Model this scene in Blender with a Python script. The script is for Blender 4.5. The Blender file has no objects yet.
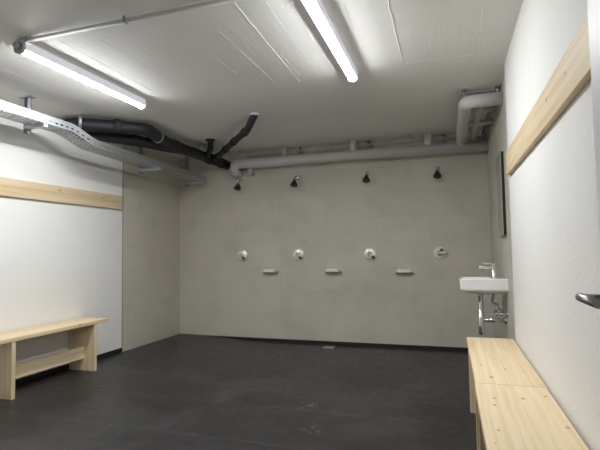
import bpy, bmesh, math, random
from mathutils import Vector, Matrix
random.seed(7)
S = bpy.context.scene
COL = S.collection
PI = math.pi
V = Vector

# ------------------------------------------------------------------ room numbers (metres)
XL, XLT = -3.668, -3.660        # left wall plaster / left tile face
XR, XRT = 0.430, 0.457          # right wall plaster / right tile face
YB, YF, YH = 5.70, 0.22, -1.30  # back wall, front wall, hallway end
ZC = 2.50                       # ceiling
YTL, YTR = 4.50, 3.62           # where the tiles begin on the left and right walls

# ------------------------------------------------------------------ materials
def mat(name, col=(.8, .8, .8), rough=.5, metal=0., **kw):
    m = bpy.data.materials.new(name); m.use_nodes = True
    b = m.node_tree.nodes['Principled BSDF']
    b.inputs['Base Color'].default_value = (*col, 1)
    b.inputs['Roughness'].default_value = rough
    b.inputs['Metallic'].default_value = metal
    for k, v in kw.items():
        b.inputs[k.replace('_', ' ')].default_value = v
    return m

class NT:
    def __init__(s, m):
        s.t = m.node_tree; s.n = s.t.nodes; s.l = s.t.links; s.b = s.n['Principled BSDF']
    def add(s, typ, **kw):
        nd = s.n.new(typ)
        for k, v in kw.items(): setattr(nd, k, v)
        return nd
    def link(s, a, b): s.l.new(a, b)
    def coord(s, scale=(1, 1, 1), loc=(0, 0, 0), rot=(0, 0, 0)):
        tc = s.add('ShaderNodeTexCoord'); mp = s.add('ShaderNodeMapping')
        mp.inputs['Scale'].default_value = scale; mp.inputs['Location'].default_value = loc
        mp.inputs['Rotation'].default_value = rot
        s.link(tc.outputs['Object'], mp.inputs['Vector']); return mp.outputs['Vector']
    def noise(s, vec, scale, detail=4, rough=.55, dist=0.):
        nd = s.add('ShaderNodeTexNoise'); s.link(vec, nd.inputs['Vector'])
        nd.inputs['Scale'].default_value = scale; nd.inputs['Detail'].default_value = detail
        nd.inputs['Roughness'].default_value = rough; nd.inputs['Distortion'].default_value = dist
        return nd.outputs['Fac']
    def ramp(s, fac, stops):
        nd = s.add('ShaderNodeValToRGB'); s.link(fac, nd.inputs['Fac'])
        e = nd.color_ramp.elements
        while len(e) < len(stops): e.new(.5)
        for el, (p, c) in zip(e, stops):
            el.position = p; el.color = (*c, 1) if len(c) == 3 else c
        return nd.outputs['Color']
    def mix(s, fac, a, b, mode='MIX'):
        nd = s.add('ShaderNodeMix', data_type='RGBA', blend_type=mode)
        for sock, v in ((nd.inputs[0], fac), (nd.inputs[6], a), (nd.inputs[7], b)):
            if hasattr(v, 'is_linked'): s.link(v, sock)
            elif isinstance(v, (int, float)): sock.default_value = v
            else: sock.default_value = (*v, 1)
        return nd.outputs[2]
    def math(s, op, a, b=0.):
        nd = s.add('ShaderNodeMath', operation=op)
        for i, v in enumerate((a, b)):
            if hasattr(v, 'is_linked'): s.link(v, nd.inputs[i])
            else: nd.inputs[i].default_value = v
        return nd.outputs[0]
    def bump(s, h, strength, dist=.01):
        nd = s.add('ShaderNodeBump'); s.link(h, nd.inputs['Height'])
        nd.inputs['Strength'].default_value = strength; nd.inputs['Distance'].default_value = dist
        s.link(nd.outputs['Normal'], s.b.inputs['Normal'])
    def color(s, c): s.link(c, s.b.inputs['Base Color'])
    def rough(s, c): s.link(c, s.b.inputs['Roughness'])

def plaster(name, col, grain, strength, dist):
    m = mat(name, col, .85); t = NT(m)
    v = t.coord()
    n = t.noise(v, grain, 5, .6); big = t.noise(v, 1.3, 3)
    t.color(t.mix(1, col, t.ramp(big, [(.3, (.95, .95, .94)), (.7, (1, 1, 1))]), 'MULTIPLY'))
    t.bump(n, strength, dist); return m

def tile(name, axis):
    # concrete look wall tiles, 0.64 x 0.31, thin joints; axis: which world axis runs along the wall
    m = mat(name, (.3, .29, .26), .5); t = NT(m)
    tc = t.add('ShaderNodeTexCoord'); sp = t.add('ShaderNodeSeparateXYZ'); cb = t.add('ShaderNodeCombineXYZ')
    t.link(tc.outputs['Object'], sp.inputs[0])
    off = {'X': 1.49 + .64 * 6, 'Y': -YB + .64 * 12}[axis]
    t.link(t.math('ADD', sp.outputs[axis], off), cb.inputs[0])
    t.link(t.math('ADD', sp.outputs['Z'], .31 * 4), cb.inputs[1])
    br = t.add('ShaderNodeTexBrick', offset=0., offset_frequency=2, squash=1.)
    t.link(cb.outputs[0], br.inputs['Vector'])
    br.inputs['Scale'].default_value = 1; br.inputs['Brick Width'].default_value = .64
    br.inputs['Row Height'].default_value = .31; br.inputs['Mortar Size'].default_value = .0016
    br.inputs['Mortar Smooth'].default_value = .3; br.inputs['Bias'].default_value = 0
    br.inputs['Color1'].default_value = (.572, .543, .468, 1); br.inputs['Color2'].default_value = (.597, .567, .49, 1)
    br.inputs['Mortar'].default_value = (.475, .450, .386, 1)
    v = t.coord()
    cloud = t.noise(v, 2.3, 6, .62, .4); fine = t.noise(v, 30, 4, .6)
    c = t.mix(1, br.outputs['Color'], t.ramp(cloud, [(.28, (.86, .86, .865)), (.5, (.985, .985, .985)), (.74, (1.05, 1.04, 1.015))]), 'MULTIPLY')
    c = t.mix(1, c, t.ramp(fine, [(.3, (.965, .965, .965)), (.7, (1, 1, 1))]), 'MULTIPLY')
    t.color(c); t.bump(t.math('MULTIPLY', br.outputs['Fac'], -1.), .25, .002); return m

def wood(name, axis, flat, tone=1., knots=.6):
    # pale spruce: long grain along `axis`, glue joints, knots
    m = mat(name, (.7, .55, .36), .50); t = NT(m)
    i = 'XYZ'.index(axis)
    sc = [1., 1., 1.]; sc[i] = .028
    tc = t.add('ShaderNodeTexCoord'); oi = t.add('ShaderNodeObjectInfo')
    off = t.add('ShaderNodeVectorMath', operation='MULTIPLY_ADD')
    t.link(oi.outputs['Location'], off.inputs[0]); off.inputs[1].default_value = (3.7, 2.9, 4.1); t.link(tc.outputs['Object'], off.inputs[2])
    mp = t.add('ShaderNodeMapping'); mp.inputs['Scale'].default_value = sc; t.link(off.outputs[0], mp.inputs['Vector']); v = mp.outputs['Vector']
    g = t.noise(v, 42, 4, .6, .15); band = t.noise(v, 9, 2, .5, .1)
    light = (.80 * tone, .655 * tone, .445 * tone); dark = (.70 * tone, .54 * tone, .335 * tone)
    c = t.ramp(g, [(.35, dark), (.55, light), (.8, (.84 * tone, .70 * tone, .50 * tone))])
    c = t.mix(1, c, t.ramp(band, [(.32, (.93, .89, .82)), (.5, (1, 1, 1)), (.7, (1, .985, .95))]), 'MULTIPLY')
    vo = t.add('ShaderNodeTexVoronoi', feature='F1', distance='EUCLIDEAN', voronoi_dimensions='2D')
    sx = t.add('ShaderNodeSeparateXYZ'); t.link(off.outputs[0], sx.inputs[0]); cx = t.add('ShaderNodeCombineXYZ')
    across = [a for a in 'XYZ' if a not in (axis, flat)][0]
    t.link(t.math('MULTIPLY', sx.outputs[axis], 5.), cx.inputs[0]); t.link(t.math('MULTIPLY', sx.outputs[across], 9.), cx.inputs[1])
    t.link(cx.outputs[0], vo.inputs['Vector']); vo.inputs['Scale'].default_value = 1.
    sep = t.add('ShaderNodeSeparateColor'); t.link(vo.outputs['Color'], sep.inputs[0])
    size = t.math('MULTIPLY', t.math('GREATER_THAN', sep.outputs[0], 1 - knots), .115)
    size = t.math('MULTIPLY', size, sep.outputs[1])
    kf = t.math('SUBTRACT', 1., t.math('DIVIDE', vo.outputs['Distance'], t.math('ADD', size, .0001)))
    kcol = t.ramp(kf, [(0., (0, 0, 0)), (.45, (.85, .85, .85))])
    kfac = t.add('ShaderNodeSeparateColor'); t.link(kcol, kfac.inputs[0])
    c = t.mix(kfac.outputs[0], c, (.42 * tone, .25 * tone, .115 * tone))
    t.color(c); t.bump(g, .08, .003); return m

M = {}
M['white_plaster'] = plaster('white plaster', (.765, .755, .735), 85, .6, .005)
M['smooth_plaster'] = plaster('smooth white plaster', (.83, .825, .81), 200, .15, .002)
M['tile_x'] = tile('concrete look tile back', 'X')
M['tile_y'] = tile('concrete look tile side', 'Y')
M['wood_y'] = wood('spruce long', 'Y', 'Z', 1.02, .65); M['wood_z'] = wood('spruce upright', 'Z', 'Y', .97, .3)
M['rail_wood'] = wood('spruce rail', 'Y', 'X', .87, .6)

def ceiling_mat():
    m = mat('painted concrete', (.83, .82, .795), .62); t = NT(m)
    v = t.coord((1, .12, 1)); g = t.noise(v, 28, 5, .6)
    v2 = t.coord(); sp = t.noise(v2, 38, 2, .5); big = t.noise(v2, 1.1, 3)
    spots = t.ramp(sp, [(.70, (0, 0, 0)), (.76, (1, 1, 1))])
    ss = t.add('ShaderNodeSeparateColor'); t.link(spots, ss.inputs[0])
    t.color(t.mix(1, (.83, .82, .795), t.ramp(big, [(.3, (.93, .93, .92)), (.7, (1, 1, 1))]), 'MULTIPLY'))
    t.bump(t.math('ADD', t.math('MULTIPLY', g, .5), t.math('MULTIPLY', ss.outputs[0], -.35)), .55, .008); return m
M['ceiling'] = ceiling_mat()

def floor_mat():
    m = mat('anthracite floor', (.03, .03, .031), .5); t = NT(m)
    v = t.coord()
    cloud = t.noise(v, 1.7, 7, .68, .8); fine = t.noise(v, 14, 6, .7)
    c = t.ramp(cloud, [(.32, (.0125, .0119, .0128)), (.5, (.0235, .0225, .0238)), (.70, (.046, .0443, .0462))])
    c = t.mix(1, c, t.ramp(fine, [(.3, (.82, .82, .82)), (.7, (1.12, 1.12, 1.12))]), 'MULTIPLY')
    # pale scuffs dragged mostly across the room
    vs = t.coord((1., 9., 1.), rot=(0, 0, .16)); s1 = t.noise(vs, 2.3, 6, .72, 1.1)
    f = t.ramp(s1, [(.60, (0, 0, 0)), (.78, (.6, .6, .6))])
    fs = t.add('ShaderNodeSeparateColor'); t.link(f, fs.inputs[0])
    c = t.mix(fs.outputs[0], c, (.10, .098, .10))
    # welded sheet seams
    br = t.add('ShaderNodeTexBrick', offset=0., offset_frequency=2)
    t.link(t.coord(loc=(2.19 + 1.22 * 4, -3.21 + .61 * 12, 0)), br.inputs['Vector'])
    br.inputs['Scale'].default_value = 1; br.inputs['Brick Width'].default_value = 2.44
    br.inputs['Row Height'].default_value = .61; br.inputs['Mortar Size'].default_value = .003
    br.inputs['Mortar Smooth'].default_value = .4
    c = t.mix(t.math('MULTIPLY', br.outputs['Fac'], t.math('MULTIPLY', t.noise(t.coord(), 2.1, 3), 1.3)), c, (.11, .108, .108))
    # two worn spots
    for px, py, rad in ((-.87, 2.88, .10), (-1.02, 3.30, .12)):
        vd = t.add('ShaderNodeVectorMath', operation='DISTANCE'); tc = t.add('ShaderNodeTexCoord')
        t.link(tc.outputs['Object'], vd.inputs[0]); vd.inputs[1].default_value = (px, py, 0)
        near = t.math('MAXIMUM', t.math('SUBTRACT', 1., t.math('DIVIDE', vd.outputs['Value'], rad)), 0.)
        spk = t.math('GREATER_THAN', t.noise(t.coord((1, .6, 1)), 26, 3), .56)
        c = t.mix(t.math('MULTIPLY', near, t.math('MULTIPLY', spk, .9)), c, (.14, .135, .135))
    t.color(c)
    t.rough(t.ramp(fine, [(.25, (.30, .30, .30)), (.75, (.50, .50, .50))]))
    t.bump(fine, .12, .002); return m
M['floor'] = floor_mat()
M['black_rubber'] = mat('black sealing strip', (.012, .012, .013), .6)
M['black_pipe'] = mat('black plastic pipe', (.016, .016, .018), .58)
M['black_foam'] = mat('black insulated pipe', (.020, .020, .022), .7)
M['gray_pipe'] = mat('grey insulated pipe', (.57, .57, .56), .5)
M['galv'] = mat('galvanised steel', (.50, .52, .54), .45, .8)
M['steel'] = mat('dull steel', (.42, .42, .42), .45, .9)
M['chrome'] = mat('chrome', (.80, .80, .80), .12, 1.)
M['satin'] = mat('satin chrome', (.88, .88, .87), .3, .5)
M['black_plastic'] = mat('black plastic', (.012, .012, .013), .35)
M['dark_steel'] = mat('brushed dark steel', (.33, .32, .31), .32, 1.)
M['ceramic'] = mat('white ceramic', (.86, .86, .85), .12)
M['shelf'] = mat('pale stoneware', (.82, .80, .74), .45)
M['offwhite'] = mat('off white plastic', (.76, .73, .66), .35)
M['red'] = mat('red cap', (.22, .05, .045), .4)
M['mirror'] = mat('mirror glass', (.86, .88, .87), .02, 1.)
M['door'] = mat('white lacquer', (.78, .79, .81), .4)
M['white'] = mat('white plastic', (.80, .80, .80), .45)
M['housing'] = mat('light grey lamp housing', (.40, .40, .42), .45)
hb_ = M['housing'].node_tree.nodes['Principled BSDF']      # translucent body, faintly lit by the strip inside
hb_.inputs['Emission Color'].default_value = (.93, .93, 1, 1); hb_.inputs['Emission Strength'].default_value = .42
M['cap'] = mat('grey lamp end cap', (.36, .36, .37), .45)
def diffuser_mat():
    m = mat('lit diffuser', (.9, .9, .9), .5); b = m.node_tree.nodes['Principled BSDF']
    b.inputs['Emission Color'].default_value = (.965, .985, 1, 1); b.inputs['Emission Strength'].default_value = 140
    # the strip behind the diffuser points down: full brightness below, weaker out of the sides
    t = NT(m); g = t.add('ShaderNodeNewGeometry'); sp = t.add('ShaderNodeSeparateXYZ'); t.link(g.outputs['Normal'], sp.inputs[0])
    mr = t.add('ShaderNodeMapRange'); t.link(sp.outputs['Z'], mr.inputs['Value'])
    for k, v in zip(('From Min', 'From Max', 'To Min', 'To Max'), (-1., 0., 186., 36.)): mr.inputs[k].default_value = v
    t.link(mr.outputs['Result'], b.inputs['Emission Strength'])
    return m
M['diffuser'] = diffuser_mat()

# ------------------------------------------------------------------ mesh helpers
def box(bm, x0, x1, y0, y1, z0, z1, bev=0., seg=2):
    r = bmesh.ops.create_cube(bm, size=1.)
    for v in r['verts']:
        v.co = V(((x0 + x1) / 2 + v.co.x * (x1 - x0), (y0 + y1) / 2 + v.co.y * (y1 - y0), (z0 + z1) / 2 + v.co.z * (z1 - z0)))
    if bev:
        es = {e for v in r['verts'] for e in v.link_edges}
        bmesh.ops.bevel(bm, geom=list(es), offset=bev, segments=seg, profile=.5, affect='EDGES')
    return bm
def BOX(*a, **k): return box(bmesh.new(), *a, **k)

def rounded(pts, rad, n=8):
    """polyline with rounded corners; rad: one radius or one per inner point"""
    pts = [V(p) for p in pts]; out = [pts[0]]
    for i in range(1, len(pts) - 1):
        r = rad[i - 1] if isinstance(rad, (list, tuple)) else rad
        a, b, c = pts[i - 1], pts[i], pts[i + 1]
        u, w = (a - b), (c - b)
        ang = u.angle(w)
        d = min(r / max(math.tan(ang / 2), 1e-3), u.length * .49, w.length * .49)
        p, q = b + u.normalized() * d, b + w.normalized() * d
        for k in range(n + 1):
            t = k / n; out.append((1 - t) ** 2 * p + 2 * t * (1 - t) * b + t * t * q)
    out.append(pts[-1]); return out

def tube(bm, pts, r, seg=20, caps=True):
    pts = [V(p) for p in pts]; n = len(pts)
    rs = r if isinstance(r, (list, tuple)) else [r] * n
    tang = []
    for i in range(n):
        d = (pts[min(i + 1, n - 1)] - pts[max(i - 1, 0)]); tang.append(d.normalized())
    up = V((0, 0, 1)) if abs(tang[0].z) < .9 else V((1, 0, 0))
    a = tang[0].cross(up).normalized(); rings = []
    for i in range(n):
        a = (a - tang[i] * a.dot(tang[i])).normalized(); b = tang[i].cross(a)
        rings.append([bm.verts.new(pts[i] + (a * math.cos(2 * PI * k / seg) + b * math.sin(2 * PI * k / seg)) * rs[i]) for k in range(seg)])
    for i in range(n - 1):
        for k in range(seg):
            f = bm.faces.new((rings[i][k], rings[i][(k + 1) % seg], rings[i + 1][(k + 1) % seg], rings[i + 1][k])); f.smooth = True
    if caps:
        bm.faces.new(rings[0]); bm.faces.new(list(reversed(rings[-1])))
    return bm
def TUBE(*a, **k): return tube(bmesh.new(), *a, **k)

def lathe(bm, prof, origin, axis, seg=28):
    """prof: (radius, distance along axis) pairs"""
    o, ax = V(origin), V(axis).normalized()
    pts = [o + ax * h for _, h in prof]
    up = V((0, 0, 1)) if abs(ax.z) < .9 else V((1, 0, 0))
    a = ax.cross(up).normalized(); b = ax.cross(a); rings = []
    for (r, h), p in zip(prof, pts):
        rings.append([bm.verts.new(p + (a * math.cos(2 * PI * k / seg) + b * math.sin(2 * PI * k / seg)) * max(r, 1e-4)) for k in range(seg)])
    for i in range(len(prof) - 1):
        for k in range(seg):
            f = bm.faces.new((rings[i][k], rings[i][(k + 1) % seg], rings[i + 1][(k + 1) % seg], rings[i + 1][k])); f.smooth = True
    bm.faces.new(rings[0]); bm.faces.new(list(reversed(rings[-1])))
    return bm
def LATHE(*a, **k): return lathe(bmesh.new(), *a, **k)

def prism(bm, poly, ext):
    """extrude a polygon (list of points) by vector ext"""
    ext = V(ext); a = [bm.verts.new(p) for p in poly]; b = [bm.verts.new(V(p) + ext) for p in poly]
    bm.faces.new(a); bm.faces.new(list(reversed(b)))
    for i in range(len(a)):
        j = (i + 1) % len(a); bm.faces.new((a[j], a[i], b[i], b[j]))
    return bm

def obj(name, bm, m, parent=None, smooth_angle=None):
    bmesh.ops.recalc_face_normals(bm, faces=bm.faces[:])
    if parent is not None:
        root = parent
        off = V((0, 0, 0))
        while root is not None: off = off + root.location; root = root.parent
        bmesh.ops.translate(bm, verts=bm.verts[:], vec=-off)
    me = bpy.data.meshes.new(name); bm.to_mesh(me); bm.free()
    me.materials.append(m)
    o = bpy.data.objects.new(name, me); COL.objects.link(o)
    if parent is not None: o.parent = parent
    return o
def thing(name, label, cat, loc, group=None):
    o = bpy.data.objects.new(name, None); COL.objects.link(o); o.location = loc
    o.empty_display_size = .05
    o['label'] = label; o['category'] = cat
    if group: o['group'] = group
    return o
def tag(o, label, cat, group=None):
    o['label'] = label; o['category'] = cat
    if group: o['group'] = group
    return o
def struct(name, bm, m):
    o = obj(name, bm, m); o['kind'] = 'structure'; return o
def copy_tree(o, parent=None):
    c = o.copy(); COL.objects.link(c)
    if parent is not None: c.parent = parent
    for ch in list(o.children): copy_tree(ch, c)
    return c
def copy_thing(o, loc, label):
    c = copy_tree(o); c.location = loc; c['label'] = label; return c

# ------------------------------------------------------------------ the room
def drop(x, y):          # the floor falls gently towards the shower wall
    a = min(max((x + 3.6) / 1.5, 0), 1); a = a * a * (3 - 2 * a)
    b = min(max((y - 4.55) / (YB - 4.55), 0), 1)
    return -.045 * a * b
bm = bmesh.new()
xs = [XL - .05 + i * (XRT + .05 - XL + .05) / 44 for i in range(45)]; ys = [YH - .05 + i * (YB + .05 - YH + .05) / 60 for i in range(61)]
grid = [[bm.verts.new((x, y, drop(x, y))) for x in xs] for y in ys]
for j in range(60):
    for i in range(44):
        f = bm.faces.new((grid[j][i], grid[j][i + 1], grid[j + 1][i + 1], grid[j + 1][i])); f.smooth = True
fl = bm.faces[:]
r = bmesh.ops.extrude_face_region(bm, geom=fl)
for v in [g for g in r['geom'] if isinstance(g, bmesh.types.BMVert)]: v.co.z -= .12
struct('floor', bm, M['floor'])

bm = BOX(XL - .15, XRT + .15, YH - .1, YB + .15, ZC, ZC + .15)
def ridge(p, q, w=.005, h=.0035):          # fins left by the shuttering boards
    p, q = V((*p, ZC)), V((*q, ZC)); n = max(2, int((q - p).length / .05))
    side = (q - p).normalized().cross(V((0, 0, 1)))
    prev = None
    for k in range(n + 1):
        c = p.lerp(q, k / n) + side * random.uniform(-.003, .003)
        hh = .42 * h * random.uniform(.35, 1.25)
        cur = [bm.verts.new(c - side * w + V((0, 0, .001))), bm.verts.new(c - V((0, 0, hh))), bm.verts.new(c + side * w + V((0, 0, .001)))]
        if prev:
            bm.faces.new((prev[0], prev[1], cur[1], cur[0])); bm.faces.new((prev[1], prev[2], cur[2], cur[1]))
        prev = cur
for p, q, w, h in [((-1.79, 2.50), (-1.79, 3.08), .005, .004), ((-1.30, 2.44), (-1.29, 3.38), .005, .004), ((-1.07, 2.2), (-1.097, 3.44), .005, .005),
        ((-1.765, 3.386), (-1.307, 3.385), .006, .004), ((-.782, 2.2), (-.782, 3.42), .003, .0025), ((-1.06, 2.9), (-1.057, 3.32), .005, .004),
        ((-.274, 1.9), (-.274, 3.30), .006, .006), ((-.272, 3.3), (-.262, 3.75), .005, .004), ((-.013, 2.2), (-.015, 2.98), .004, .003), ((.221, 2.3), (.239, 3.44), .005, .004),
        ((-.263, 3.35), (.205, 3.372), .004, .004), ((-2.40, 2.2), (-2.46, 3.37), .005, .004), ((-2.30, 2.2), (-2.32, 3.2), .004, .003),
        ((-2.40, 1.6), (-2.48, 2.16), .004, .003), ((-3.05, 1.8), (-3.05, 4.4), .004, .003), ((-.5, 1.9), (-.52, 3.2), .003, .003), ((-.9, 2.1), (-.92, 3.3), .003, .002),
        ((-1.5, 2.2), (-1.5, 3.1), .003, .002), ((-2.05, 2.3), (-2.04, 3.6), .003, .002), ((-.62, 4.46), (-.45, 4.46), .006, .006), ((-.40, 4.42), (-.22, 4.45), .006, .005),
        ((-.17, 3.9), (-.05, 3.9), .004, .004)]:
    ridge(p, q, w, h)
struct('ceiling', bm, M['ceiling'])

struct('wall_back', BOX(XL - .15, XRT + .15, YB, YB + .15, -.06, ZC), M['tile_x'])
struct('wall_left', BOX(XL - .15, XL, YH, YTL, 0, ZC), M['smooth_plaster'])
struct('wall_left_tiled', BOX(XL - .15, XLT, YTL, YB, -.06, ZC), M['tile_y'])
struct('wall_right', BOX(XR, XR + .17, YH, YTR, 0, ZC), M['white_plaster'])
struct('wall_right_tiled', BOX(XRT, XRT + .15, YTR, YB, -.06, ZC), M['tile_y'])
# front wall with the doorway the photograph is taken from, and the hall behind it
DX0, DX1, DH = -.62, .36, 2.05
bm = BOX(XL, DX0, YF - .14, YF, 0, ZC); box(bm, DX1, XR, YF - .14, YF, 0, ZC); box(bm, DX0, DX1, YF - .14, YF, DH, ZC)
struct('wall_front', bm, M['smooth_plaster'])
struct('wall_hall', BOX(XL, XR, YH - .1, YH, 0, ZC), M['smooth_plaster'])
struct('baseboard_left', BOX(XL, XL + .010, YF, YTL - .002, 0, .05), M['black_rubber'])
bm = bmesh.new()                     # black sealing strip that grows as the floor falls
n = 40; prev = None
for k in range(n + 1):
    x = XLT + (XRT - XLT) * k / n; z0 = drop(x, YB) - .004; z1 = max(-.004, drop(x, YB) + .002)
    cur = [bm.verts.new((x, YB + .004, z0)), bm.verts.new((x, YB - .006, z0)), bm.verts.new((x, YB - .006, z1)), bm.verts.new((x, YB + .004, z1))]
    if prev:
        for i in range(4): bm.faces.new((prev[i], prev[(i + 1) % 4], cur[(i + 1) % 4], cur[i]))
    prev = cur
struct('trim_1', bm, M['black_rubber'])
struct('trim_2', BOX(XLT - .004, XLT + .002, YTL - .004, YTL + .004, 0, ZC), M['steel'])   # tile edge profile

# open door leaf against the right wall
LX, LY = .312, 1.155
d = thing('door_1', 'white', 'door', (LX + .02, .26, .008)); del d['label']; del d['category']; d['kind'] = 'structure'
obj('door_panel', BOX(LX, LX + .04, .262, LY, .008, 2.03, bev=.003), M['door'], d)
hp_ = rounded([(LX, LY - .062, 1.045), (LX - .058, LY - .062, 1.045), (LX - .058, LY - .195, 1.045)], .011)
hd = obj('door_handle', TUBE(hp_, [.0055] + [.0058 + .0034 * min(k / 6, 1) for k in range(len(hp_) - 1)]), M['dark_steel'], d)
obj('rosette', LATHE([(.026, 0), (.026, .006), (.023, .009), (.010, .009)], (LX + .0005, LY - .062, 1.045), (-1, 0, 0)), M['dark_steel'], hd)
obj('hinge', TUBE([(LX - .006, .255, .25), (LX - .006, .255, .35)], .008), M['dark_steel'], d)
obj('hinge', TUBE([(LX - .006, .255, 1.7), (LX - .006, .255, 1.8)], .008), M['dark_steel'], d)

# ------------------------------------------------------------------ coat rails
tag(obj('coat_rail', BOX(XL, XL + .028, .45, 4.465, 1.66, 1.822, bev=.003), M['rail_wood']),
    'long plain wooden coat rail on the left white wall', 'coat rail')
tag(obj('coat_rail', BOX(XR - .026, XR, .45, 3.53, 1.66, 1.822, bev=.003), M['rail_wood']),
    'wooden coat rail on the right wall running behind the open door', 'coat rail')

# ------------------------------------------------------------------ benches
def bench(x0, x1, y0, y1, label, wallside):
    zt, th = .49, .036
    t = thing('wooden_bench', label, 'bench', ((x0 + x1) / 2, (y0 + y1) / 2, 0), 'wooden changing benches')
    obj('seat', BOX(x0, x1, y0, y1, zt - th, zt, bev=.004), M['wood_y'], t)
    for y in (y0 + .17, y1 - .17):
        obj('leg_panel', BOX(x0 + .004, x1 - .004, y - .018, y + .018, 0, zt - th, bev=.002), M['wood_z'], t)
    xm = (x0 + x1) / 2 + .02 * wallside * -1
    obj('stretcher', BOX(xm - .014, xm + .014, y0 + .188, y1 - .188, .12, .235, bev=.002), M['wood_y'], t)
    return t
bench(-3.655, -3.335, 2.655, 3.89, 'pale wooden bench standing alone along the left white wall', -1)
b1 = bench(.102, .417, 2.438, 3.655, 'farther pale wooden bench on the right, its end near the washbasin', 1)
b2 = copy_thing(b1, (b1.location.x - .004, 2.434 - (3.655 - 2.438) / 2, 0), 'nearest pale wooden bench on the right, beneath the coat rail beside the open door')

# ------------------------------------------------------------------ ceiling lamps
def lamp(x, label):
    y0, y1 = 2.135, 3.36; zb = ZC - .092
    t = thing('ceiling_lamp', label, 'lamp', (x, (y0 + y1) / 2, ZC), 'batten lamps on the ceiling')
    hb = bmesh.new()
    prism(hb, [(x - .030, y0 + .02, ZC - .004), (x + .030, y0 + .02, ZC - .004), (x + .036, y0 + .02, ZC - .010), (x + .036, y0 + .02, ZC - .059), (x - .036, y0 + .02, ZC - .059), (x - .036, y0 + .02, ZC - .010)], (0, y1 - y0 - .03, 0))
    obj('housing', hb, M['housing'], t)
    db = bmesh.new()
    prof = [(x - .0285 * math.cos(a), ZC - .0595 - .017 * math.sin(a)) for a in [math.radians(180 * k / 20) for k in range(21)]]
    prism(db, [(px, y0 + .021, pz) for px, pz in prof], (0, y1 - y0 - .032, 0))
    obj('diffuser', db, M['diffuser'], t)
    for ya, yb in ((y0, y0 + .02), (y1 - .010, y1)):
        cb = bmesh.new()
        prism(cb, [(x - .030, ya, ZC - .003), (x + .030, ya, ZC - .003), (x + .038, ya, ZC - .022), (x + .038, ya, ZC - .06)] +
              [(x + .038 * math.cos(a), ya, ZC - .06 - .026 * math.sin(a)) for a in [PI * k / 12 for k in range(1, 12)]] +
              [(x - .038, ya, ZC - .06), (x - .038, ya, ZC - .022)], (0, yb - ya, 0))
        obj('end_cap', cb, M['cap'] if ya == y0 else M['housing'], t)
    for k in (.25, .75):
        yy = y0 + (y1 - y0) * k
        obj('mounting_clip', BOX(x - .018, x + .018, yy - .02, yy + .02, ZC - .012, ZC), M['steel'], t)
    return t
lamp(-2.535, 'lit tube lamp on the ceiling near the left wall and cable tray')
lamp(-.652, 'lit tube lamp on the ceiling closer to the right wall and benches')
cy = 2.128
t = thing('conduit_pipe', 'thin grey electrical conduit on the ceiling joining the two lamps', 'conduit', (-1.62, cy, ZC))
obj('tube', TUBE([(-2.54, cy, ZC - .020), (-.652, cy, ZC - .020)], .0125, 14), M['gray_pipe'], t)
for x in (-2.45, -1.72, -.95):
    cb = BOX(x - .008, x + .008, cy - .017, cy + .017, ZC - .0355, ZC - .0328); box(cb, x - .008, x + .008, cy + .0135, cy + .017, ZC - .0355, ZC); box(cb, x - .008, x + .008, cy - .017, cy - .0135, ZC - .0355, ZC)
    obj('clip', cb, M['steel'], t)
obj('gland', TUBE([(-2.535, cy + .007, ZC - .040), (-2.535, cy - .022, ZC - .040)], .016, 16), M['cap'], t)

# ------------------------------------------------------------------ cable tray
path = [(-3.195, .26, 2.245), (-3.195, 3.22, 2.255)]
for k in range(1, 13):                      # S bend that dives under the black pipes
    u = k / 12; s = u * u * (3 - 2 * u)
    path.append((-3.195 + .03 * s, 3.22 + .34 * u, 2.255 - .095 * s))
path += [(-3.15, 5.56, 2.113)]
def sample(step):
    P = [V(p) for p in path]; out = []; L = 0; acc = [0]
    for a, b in zip(P, P[1:]): L += (b - a).length; acc.append(L)
    n = int(L / step)
    for k in range(n + 1):
        s = L * k / n; i = 0
        while i < len(P) - 2 and acc[i + 1] < s: i += 1
        out.append(P[i].lerp(P[i + 1], (s - acc[i]) / (acc[i + 1] - acc[i])))
    return out
tr = thing('cable_tray', 'perforated galvanised cable tray along the left wall with a dip below black pipes', 'cable tray', (-3.4, 2.8, 2.3))
W = .19; Hs = .07
sp = sample(.017)
bm = bmesh.new(); cols = [0, .014, .042, .058, .086, .102, .130, .146, .174, W]; prev = None
for k, p in enumerate(sp):
    cur = [bm.verts.new(p - V((c, 0, 0))) for c in cols]
    if prev:
        for i in range(len(cols) - 1):
            if i % 2 == 1 and k % 2 == (i // 2) % 2: continue
            bm.faces.new((prev[i], prev[i + 1], cur[i + 1], cur[i]))
    prev = cur
o = obj('tray_bottom', bm, M['galv'], tr); md = o.modifiers.new('thick', 'SOLIDIFY'); md.thickness = .0015
sp = sample(.03)
for name, dx in (('side_rail', 0.), ('side_rail', -W)):
    bm = bmesh.new(); prev = None
    for k, p in enumerate(sp):
        hz = [0, .018, .030, Hs]
        cur = [bm.verts.new(p + V((dx, 0, h))) for h in hz] + [bm.verts.new(p + V((dx + (-.012 if dx == 0 else .012), 0, Hs)))]
        if prev:
            for i in range(4):
                if i == 1 and k % 2 == 0: continue
                bm.faces.new((prev[i], prev[i + 1], cur[i + 1], cur[i]))
        prev = cur
    o = obj(name, bm, M['galv'], tr); md = o.modifiers.new('thick', 'SOLIDIFY'); md.thickness = .0018; md.offset = 0
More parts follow.
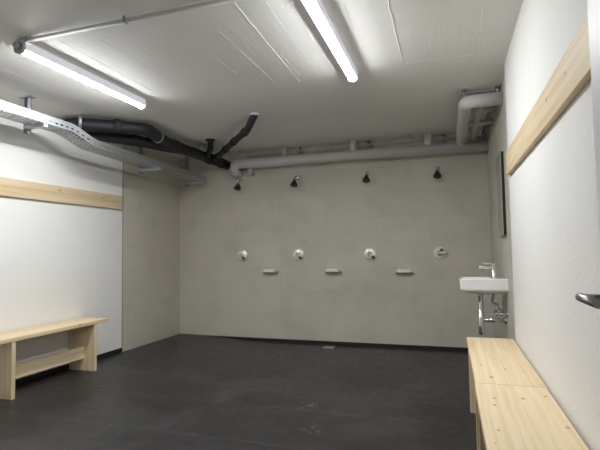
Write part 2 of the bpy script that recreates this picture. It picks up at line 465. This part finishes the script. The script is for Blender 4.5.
def hanger(x, y, zbot, zarm, armx0, armx1):
    h = BOX(x - .022, x - .018, y - .018, y + .018, zbot, ZC - .006); box(h, x + .018, x + .022, y - .018, y + .018, zbot, ZC - .006); box(h, x - .022, x + .022, y + .014, y + .018, zbot, ZC - .006)
    ho = obj('hanger_post', h, M['galv'], tr)
    obj('ceiling_plate', BOX(x - .075, x + .075, y - .03, y + .03, ZC - .006, ZC, bev=.001), M['steel'], ho)
    obj('support_arm', BOX(armx0, armx1, y - .02, y + .02, zarm - .03, zarm, bev=.002), M['galv'], ho)
hanger(-3.408, 2.97, 2.185, 2.252, -3.43, -3.20)
hanger(-3.405, 4.50, 2.062, 2.134, -3.43, -3.13)
hanger(-3.395, 5.48, 2.045, 2.112, -3.41, -3.11)
# ------------------------------------------------------------------ black drain pipes
dr = thing('drain_pipe', 'thick black drain pipe below the ceiling with elbow and branches, running to the shower wall', 'pipe', (-3.0, 4.6, ZC))
R = .064
main = rounded([(XL, 3.56, 2.40), (-3.43, 3.51, 2.412), (-2.93, 3.95, 2.42), (-3.03, 4.46, 2.40), (-2.90, YB, 2.35)], [.25, .16, .3], 10)
obj('main_pipe', TUBE(main, R, 24), M['black_pipe'], dr)
second = rounded([(XL, 3.76, 2.375), (-3.42, 3.80, 2.37), (-3.15, 4.10, 2.355), (-3.06, 4.46, 2.36), (-3.0, 4.80, 2.385)], [.15, .2, .2], 8)
obj('branch_pipe', TUBE(second, .060, 22), M['black_pipe'], dr)
def collar(p, dirv, r, w, m, name='collar', parent=dr):
    p, dv = V(p), V(dirv).normalized()
    return obj(name, LATHE([(r * .97, -w / 2 - .002), (r, -w / 2), (r, w / 2), (r * .97, w / 2 + .002)], p, dv), m, parent)
mdir = V((.13, 1.28, -.04)).normalized()
def onmain(y): return V((-3.03, 4.46, 2.40)).lerp(V((-2.90, YB, 2.35)), (y - 4.46) / (YB - 4.46))
collar((-3.37, 3.52, 2.424), (.47, .46, 0), R + .006, .022, M['galv'], 'pipe_clamp')
collar((-3.13, 3.755, 2.421), (.47, .46, 0), R + .007, .06, M['black_foam'])
collar((-2.985, 4.215, 2.41), (-.10, .51, -.02), R + .006, .022, M['galv'], 'pipe_clamp')
collar(onmain(4.62), mdir, R + .006, .05, M['black_foam'])
collar(onmain(5.28), mdir, R + .008, .06, M['black_foam'])
collar(onmain(5.55), mdir, R + .006, .05, M['black_foam'])
# short branch up into the ceiling
jb = onmain(5.22)
up = rounded([jb, (-2.74, 4.95, 2.415), (-2.695, 4.865, ZC)], .06, 6)
o = obj('riser_pipe', TUBE(up, .034, 18), M['black_pipe'], dr)
obj('ceiling_flange', LATHE([(.055, 0), (.055, .012), (.036, .02)], (-2.695, 4.865, ZC), (0, 0, -1)), M['black_foam'], o)
# long thin branch slanting to the ceiling further into the room
ja = onmain(5.38); a1 = V((-1.95, 4.30, 2.41)); a2 = V((-1.785, 4.11, ZC))
sb = rounded([ja, a1, a2], [.10], 8)
o = obj('slanting_pipe', TUBE(sb, .036, 18), M['black_pipe'], dr)
sd = a1 - ja
for u, w in ((.14, .05), (.42, .05), (.66, .055), (.93, .06)):
    collar(ja.lerp(a1, u), sd, .044, w, M['black_foam'], 'collar', o)
for u in (.34, .62):
    q = ja.lerp(a1, u); obj('hanger_rod', TUBE([q, (q.x, q.y, ZC)], .004, 8), M['steel'], o)
obj('ceiling_flange', LATHE([(.050, 0), (.048, .006), (.04, .012)], a2, (0, 0, -1)), M['white'], o)
for y in (4.60, 5.05):
    q = onmain(y); obj('hanger_rod', TUBE([(q.x, q.y, q.z + R), (q.x, q.y, ZC)], .005, 8), M['steel'], dr)

# ------------------------------------------------------------------ grey pipes along the shower wall
PY, PZ, PR = 5.545, 2.318, .063
gp = thing('insulated_pipe', 'long thick grey insulated pipe along the top of the shower wall with elbowed branch', 'pipe', (-1.1, YB, PZ))
obj('long_pipe', TUBE(rounded([(XRT, PY, PZ - .012), (-2.715, PY, PZ), (-2.715, PY + .03, PZ - .105), (-2.71, YB, PZ - .112)], [.075, .05], 10), PR, 26), M['gray_pipe'], gp)
for x in (-2.63, -2.44, -1.43, -.38):
    obj('hanger_rod', TUBE([(x, PY, PZ + PR - .004), (x, PY, ZC)], .005, 8), M['steel'], gp)
for x in (-1.43, -.38):
    q = obj('rod_bracket', BOX(x - .03, x + .03, PY - .015, PY + .015, ZC - .03, ZC - .0005, bev=.002), M['steel'], gp)
# thick pipe leaving the right wall and elbowing back to the long one
EX, EY, EZ = .172, 4.085, 2.385
ep = gp
obj('elbow_pipe', TUBE(rounded([(XRT, EY - .01, EZ), (EX, EY, EZ), (EX, PY - .055, EZ), (EX, PY + .02, EZ - .06)], [.075, .05], 10), .056, 26), M['gray_pipe'], ep)
obj('band', LATHE([(.057, -.008), (.0585, -.006), (.0585, .006), (.057, .008)], (EX, 5.0, EZ), (0, 1, 0)), M['white'], ep)
hr = obj('hanger_rail', BOX(.14, .44, EY + .06, EY + .10, ZC - .022, ZC, bev=.002), M['galv'], ep)
for x in (EX - .01, .425):
    obj('hanger_rod', TUBE([(x, EY + .0, EZ + .04), (x, EY + .0, ZC)], .006, 8), M['galv'], hr)
    obj('rod_plate', BOX(x - .02, x + .02, EY - .02, EY + .07, ZC - .012, ZC - .0005), M['steel'], hr)
# thinner ones tucked between
tp = gp
obj('straight_pipe', TUBE(rounded([(.305, 4.12, 2.40), (.305, 4.35, 2.43), (.305, 5.52, 2.42), (.305, 5.56, 2.33)], [.05, .05]), .033, 20), M['gray_pipe'], tp)
obj('band', LATHE([(.034, -.007), (.0365, -.005), (.0365, .005), (.034, .007)], (.305, 4.70, 2.428), (0, 1, 0)), M['white'], tp)
obj('cross_pipe', TUBE([(.22, 4.48, 2.42), (XRT, 4.48, 2.42)], .026, 18), M['gray_pipe'], tp)
obj('cross_pipe', TUBE([(.22, 4.92, 2.41), (XRT, 4.92, 2.41)], .030, 18), M['gray_pipe'], tp)
wp = thing('supply_pipe', 'thin dark grey pipe nearest the right wall, above the mirror', 'pipe', (.41, 4.9, ZC))
obj('straight_pipe', TUBE([(.415, 4.20, 2.478), (.415, YB, 2.478)], .013, 16), M['steel'], wp)
obj('bracket', BOX(.385, .445, 4.29, 4.33, 2.455, ZC, bev=.003), M['black_foam'], wp)
# pipe hidden behind the long one: bent stub into the wall, stub up to the ceiling
obj('bent_pipe', TUBE(rounded([(-2.03, 5.625, ZC), (-2.03, 5.625, 2.30), (-2.50, 5.625, 2.30), (-2.52, 5.625, 2.215), (-2.52, YB, 2.205)], [.05, .05, .04], 8), .040, 20), M['gray_pipe'], gp)
for x, y, r in ((-.195, PY + .01, .045), (-1.09, PY + .01, .045)):
    obj('pipe_stub', TUBE([(x, y, PZ), (x, y, ZC)], r, 20), M['gray_pipe'], gp)
for x, lab in ((-.01, 'thin dark riser pipe behind the long grey pipe, above the rightmost shower head'),
               (-.91, 'thin dark riser pipe behind the long grey pipe, above the third shower head'),
               (-1.81, 'thin dark riser pipe behind the long grey pipe, above the second shower head')):
    s = thing('riser_pipe', lab, 'pipe', (x, 5.64, ZC), 'thin riser pipes above the showers')
    obj('tube', TUBE([(x, 5.645, 2.30), (x, 5.645, ZC)], .017, 14), M['steel'], s)
    obj('bracket', BOX(x - .035, x + .035, 5.61, 5.68, 2.43, 2.455, bev=.003), M['steel'], s)
wc = thing('supply_pipe', 'very thin pale pipe running under the ceiling behind the long grey pipe', 'pipe', (-1.2, YB, 2.46))
obj('tube', TUBE([(XRT, 5.684, 2.450), (-2.60, 5.684, 2.445)], .007, 10), M['gray_pipe'], wc)
for x in (-2.3, -1.4, -.5): obj('clip', BOX(x - .008, x + .008, 5.676, YB, 2.432, 2.463), M['steel'], wc)

# ------------------------------------------------------------------ showers
SX = [-2.672, -1.872, -.937, -.105]
def shower(x, label):
    z = 2.108
    t = thing('shower', label, 'shower', (x, YB, z), 'shower heads on the tiled wall')
    arm = obj('arm', TUBE(rounded([(x, YB, z), (x, YB - .085, z + .004), (x, YB - .125, z - .055)], .035, 8), .0135, 16), M['chrome'], t)
    obj('rosette', LATHE([(.031, 0), (.031, .004), (.024, .012), (.012, .014)], (x, YB, z), (0, -1, 0)), M['chrome'], arm)
    dv = V((0, -.42, -.9)).normalized(); p = V((x, YB - .118, z - .045))
    hd = obj('head', LATHE([(.014, 0), (.019, .008), (.019, .018), (.023, .024), (.034, .044), (.044, .068), (.047, .076), (.047, .086), (.041, .089), (.002, .089)], p, dv), M['black_plastic'], t)
    obj('swivel_ball', LATHE([(.004, -.020), (.013, -.016), (.0185, -.004), (.018, .004), (.013, .012)], p, dv), M['chrome'], hd)
    return t
s0 = shower(SX[0], 'leftmost black shower head, beneath the bent end of the long grey pipe')
for x, l in zip(SX[1:], ('second black shower head from the left corner on the tiled wall', 'third black shower head from the left corner on the tiled wall',
                         'rightmost black shower head, nearest the washbasin and mirror')):
    copy_thing(s0, (x, YB, 2.108), l)
def valve(x, z, label, kind=0):
    t = thing('shower_valve', label, 'shower valve', (x, YB, z), 'round shower valves on the tiled wall')
    pl = M['offwhite'] if kind else M['satin']
    obj('cover_plate', LATHE([(.078, 0), (.078, .004), (.072, .010), (.045, .013), (.002, .014)], (x, YB, z), (0, -1, 0), 36), pl, t)
    k = obj('knob', LATHE([(.027, .010), (.027, .048), (.024, .054), (.002, .056)], (x, YB, z), (0, -1, 0), 28), M['chrome'], t)
    a = -.72 if not kind else .15
    dx, dz = math.cos(a), math.sin(a)
    lev = bmesh.new()
    tube(lev, [(x - dx * .01, YB - .040, z - dz * .01), (x + dx * .045, YB - .050, z + dz * .045), (x + dx * .082, YB - .066, z + dz * .082)], [.021, .017, .013], 14)
    obj('lever', lev, M['satin'], t)
    if not kind:
        obj('lever_tip', TUBE([(x + dx * .046, YB - .0615, z + dz * .046 + .005), (x + dx * .085, YB - .069, z + dz * .085 + .004)], .014, 12), M['black_plastic'], t)
    else:
        obj('stop_button', LATHE([(.019, .01), (.019, .04), (.016, .046), (.002, .047)], (x + .022, YB, z + .038), (0, -1, 0), 20), M['red'], t)['label'] = 'dark red stop button'
    return t
VX = [-2.682, -1.878, -.937, -.107]
v0 = valve(VX[0], 1.094, 'leftmost round chrome shower valve on the tiled wall')
copy_thing(v0, (VX[1], YB, 1.094), 'second round chrome shower valve from the left corner')
copy_thing(v0, (VX[2], YB, 1.089), 'third round chrome shower valve from the left, below and beside the third shower head')
valve(VX[3], 1.092, 'rightmost round shower valve, off-white with a dark red button', 1)
def shelf(x, label):
    z = .888
    t = thing('soap_shelf', label, 'soap shelf', (x, YB, z), 'soap shelves on the tiled wall')
    bm = bmesh.new()
    w0, w1, dp = .098, .090, .105
    def ring(z, ins):
        pts = []
        for cx, cyy, a0 in ((w1 - ins - .02, -dp + ins + .02, -90), (w1 - ins - .0, -.0, 0), (-w1 + ins, 0, 90), (-w1 + ins + .02, -dp + ins + .02, 180)):
            if cyy == 0: pts.append((x + cx, YB, z)); continue
            for k in range(5):
                a = math.radians(a0 + 90 * k / 4); pts.append((x + cx + .02 * math.cos(a), YB + cyy + .02 * math.sin(a), z))
        return pts
    def ring2(zz, ins):
        pts = [(x + w1 - ins, YB, zz)]
        for k in range(6):
            a = -PI / 2 * k / 5; pts.append((x + w1 - ins - .022 + .022 * math.cos(a), YB - dp + ins + .022 + .022 * math.sin(a), zz))
        for k in range(6):
            a = -PI / 2 - PI / 2 * k / 5; pts.append((x - w1 + ins + .022 + .022 * math.cos(a), YB - dp + ins + .022 + .022 * math.sin(a), zz))
        pts.append((x - w1 + ins, YB, zz)); return pts
    levels = [(z - .022, .018), (z - .016, .003), (z - .008, 0.), (z + .024, .024), (z + .024, .030), (z + .008, .034)]
    rings = [[bm.verts.new(p) for p in ring2(zz, i)] for zz, i in levels]
    for a, b in zip(rings, rings[1:]):
        for k in range(len(a)):
            j = (k + 1) % len(a); bm.faces.new((a[k], a[j], b[j], b[k]))
    bm.faces.new(rings[0]); bm.faces.new(rings[-1])
    obj('dish', bm, M['shelf'], t)
    obj('holder', BOX(x - .105, x + .105, YB - .030, YB, z - .032, z - .0145, bev=.002), M['dark_steel'], t)
    return t
d0 = shelf(-2.265, 'left pale soap shelf, between the first and second shower valves')
copy_thing(d0, (-1.405, YB, .892), 'middle pale soap shelf, between the second and third shower valves')
copy_thing(d0, (-.525, YB, .884), 'right pale soap shelf, between the third and rightmost shower valves')

# floor drain
fx, fy = -1.43, 5.47; fz = drop(fx, fy)
t = thing('floor_drain', 'small square metal floor drain near the shower wall', 'drain', (fx, fy, fz))
fr = bmesh.new()
for a in ((-.07, .07, -.07, -.06), (-.07, .07, .06, .07), (-.07, -.06, -.06, .06), (.06, .07, -.06, .06)):
    box(fr, fx + a[0], fx + a[1], fy + a[2], fy + a[3], fz - .004, fz + .007)
obj('frame', fr, M['steel'], t)
gr = bmesh.new()
for k in range(6): box(gr, fx - .06, fx + .06, fy - .055 + k * .02, fy - .045 + k * .02, fz - .004, fz + .006)
obj('grate', gr, M['galv'], t)

# ------------------------------------------------------------------ washbasin
BX0, BX1, BY0, BY1, BZ0, BZ1 = .079, XRT, 4.18, 4.50, .780, .884
t = thing('washbasin', 'small white ceramic washbasin on the right tiled wall with chrome tap', 'washbasin', (XRT, 4.39, .79))
bm = bmesh.new()
def loop(x0, y0, y1, z, r, xb=BX1):
    pts = [(xb, y0, z)]
    for k in range(7):
        a = -PI / 2 - PI / 2 * k / 6; pts.append((x0 + r + r * math.cos(a), y0 + r + r * math.sin(a), z))
    for k in range(7):
        a = PI - PI / 2 * k / 6; pts.append((x0 + r + r * math.cos(a), y1 - r + r * math.sin(a), z))
    pts.append((xb, y1, z)); return pts
lv = [loop(BX0 + .12, BY0 + .08, BY1 - .08, BZ0 - .03, .06), loop(BX0 + .07, BY0 + .04, BY1 - .04, BZ0 - .018, .05), loop(BX0 + .012, BY0 + .006, BY1 - .006, BZ0 + .002, .025), loop(BX0, BY0, BY1, BZ0 + .014, .022), loop(BX0 - .002, BY0 - .002, BY1 + .002, BZ1 - .006, .022),
      loop(BX0 + .004, BY0 + .004, BY1 - .004, BZ1, .02), loop(BX0 + .018, BY0 + .018, BY1 - .018, BZ1 - .001, .03, BX1 - .115), loop(BX0 + .03, BY0 + .03, BY1 - .03, BZ0 + .03, .05, BX1 - .125), loop(BX0 + .07, BY0 + .08, BY1 - .08, BZ0 + .012, .06, BX1 - .16)]
rings = [[bm.verts.new(p) for p in l] for l in lv]
for a, b in zip(rings, rings[1:]):
    for k in range(len(a)):
        j = (k + 1) % len(a); f = bm.faces.new((a[k], a[j], b[j], b[k]))
bm.faces.new(rings[0]); bm.faces.new(rings[-1])
obj('basin', bm, M['ceramic'], t)
FX, FY = .366, 4.36
fa = obj('tap', LATHE([(.026, 0), (.026, .006), (.0215, .010), (.0205, .115), (.020, .122), (.002, .123)], (FX, FY, BZ1), (0, 0, 1)), M['chrome'], t)
sp_ = bmesh.new(); tube(sp_, [(FX - .01, FY, BZ1 + .088), (FX - .09, FY, BZ1 + .094), (FX - .112, FY, BZ1 + .092), (FX - .117, FY, BZ1 + .078)], [.014, .0125, .012, .011], 16); obj('spout', sp_, M['chrome'], fa)
lv_ = bmesh.new(); box(lv_, FX - .09, FX + .021, FY - .011, FY + .011, BZ1 + .124, BZ1 + .132, bev=.003); obj('lever', lv_, M['chrome'], fa)
TX, TY = .250, 4.37
tp_ = obj('trap', LATHE([(.022, 0), (.022, -.02), (.021, -.022), (.021, -.17), (.027, -.175), (.026, -.345), (.022, -.355), (.002, -.357)], (TX, TY, .742), (0, 0, 1)), M['chrome'], t)
obj('waste_pipe', TUBE(rounded([(TX, TY, .515), (XRT, TY, .515)], .01), .019, 18), M['chrome'], tp_)
obj('rosette', LATHE([(.038, 0), (.036, .006), (.020, .02), (.018, .02)], (XRT, TY, .515), (-1, 0, 0)), M['chrome'], tp_)
for dy in (-.09, .09):
    vz = .580
    vv = obj('stop_valve', TUBE([(XRT, TY + dy, vz), (XRT - .075, TY + dy, vz)], .0125, 14), M['chrome'], t)
    obj('rosette', LATHE([(.028, 0), (.026, .005), (.014, .012)], (XRT, TY + dy, vz), (-1, 0, 0)), M['chrome'], vv)
    obj('knob', LATHE([(.016, 0), (.018, .004), (.018, .022), (.014, .026)], (XRT - .072, TY + dy, vz), (-1, 0, 0), 18), M['chrome'], vv)
    obj('hose', TUBE(rounded([(XRT - .05, TY + dy, vz), (XRT - .05, TY + dy, vz + .06), (XRT - .12, TY + dy * .5, vz + .08), (FX - .005, TY + dy * .12, .76)], [.03, .05], 8), .0075, 10), M['steel'], vv)

m = thing('wall_mirror', 'tall frameless mirror with black edge on the right wall above the washbasin', 'mirror', (XRT, 4.33, 1.6))
obj('backing', BOX(XRT - .022, XRT, 4.132, 4.53, 1.252, 1.952, bev=.001), M['black_plastic'], m)
obj('glass', BOX(XRT - .026, XRT - .0225, 4.130, 4.532, 1.25, 1.954, bev=.001), M['mirror'], m)

# ------------------------------------------------------------------ camera and world
cam = bpy.data.cameras.new('camera'); co = bpy.data.objects.new('camera', cam); COL.objects.link(co)
yaw, pitch, roll = map(math.radians, (17.956, 3.172, .881))
fw = V((-math.sin(yaw) * math.cos(pitch), math.cos(yaw) * math.cos(pitch), math.sin(pitch)))
rt = V((math.cos(yaw), math.sin(yaw), 0)); up_ = rt.cross(fw)
Rr = rt * math.cos(roll) - up_ * math.sin(roll); Uu = up_ * math.cos(roll) + rt * math.sin(roll)
mw = Matrix((Rr, Uu, -fw)).transposed().to_4x4(); mw.translation = V((0, 0, 1.15)); co.matrix_world = mw
cam.sensor_width = 36; cam.lens = 458.25 / 600 * 36; cam.clip_start = .02
S.camera = co
w = bpy.data.worlds.new('world'); S.world = w; w.use_nodes = True
w.node_tree.nodes['Background'].inputs[0].default_value = (.9, .95, 1, 1); w.node_tree.nodes['Background'].inputs[1].default_value = .05
vs = S.view_settings; vs.view_transform = 'Standard'; vs.look = 'None'; vs.gamma = 1; vs.exposure = 0; vs.use_curve_mapping = False
S.cycles.max_bounces = 10; S.cycles.diffuse_bounces = 6
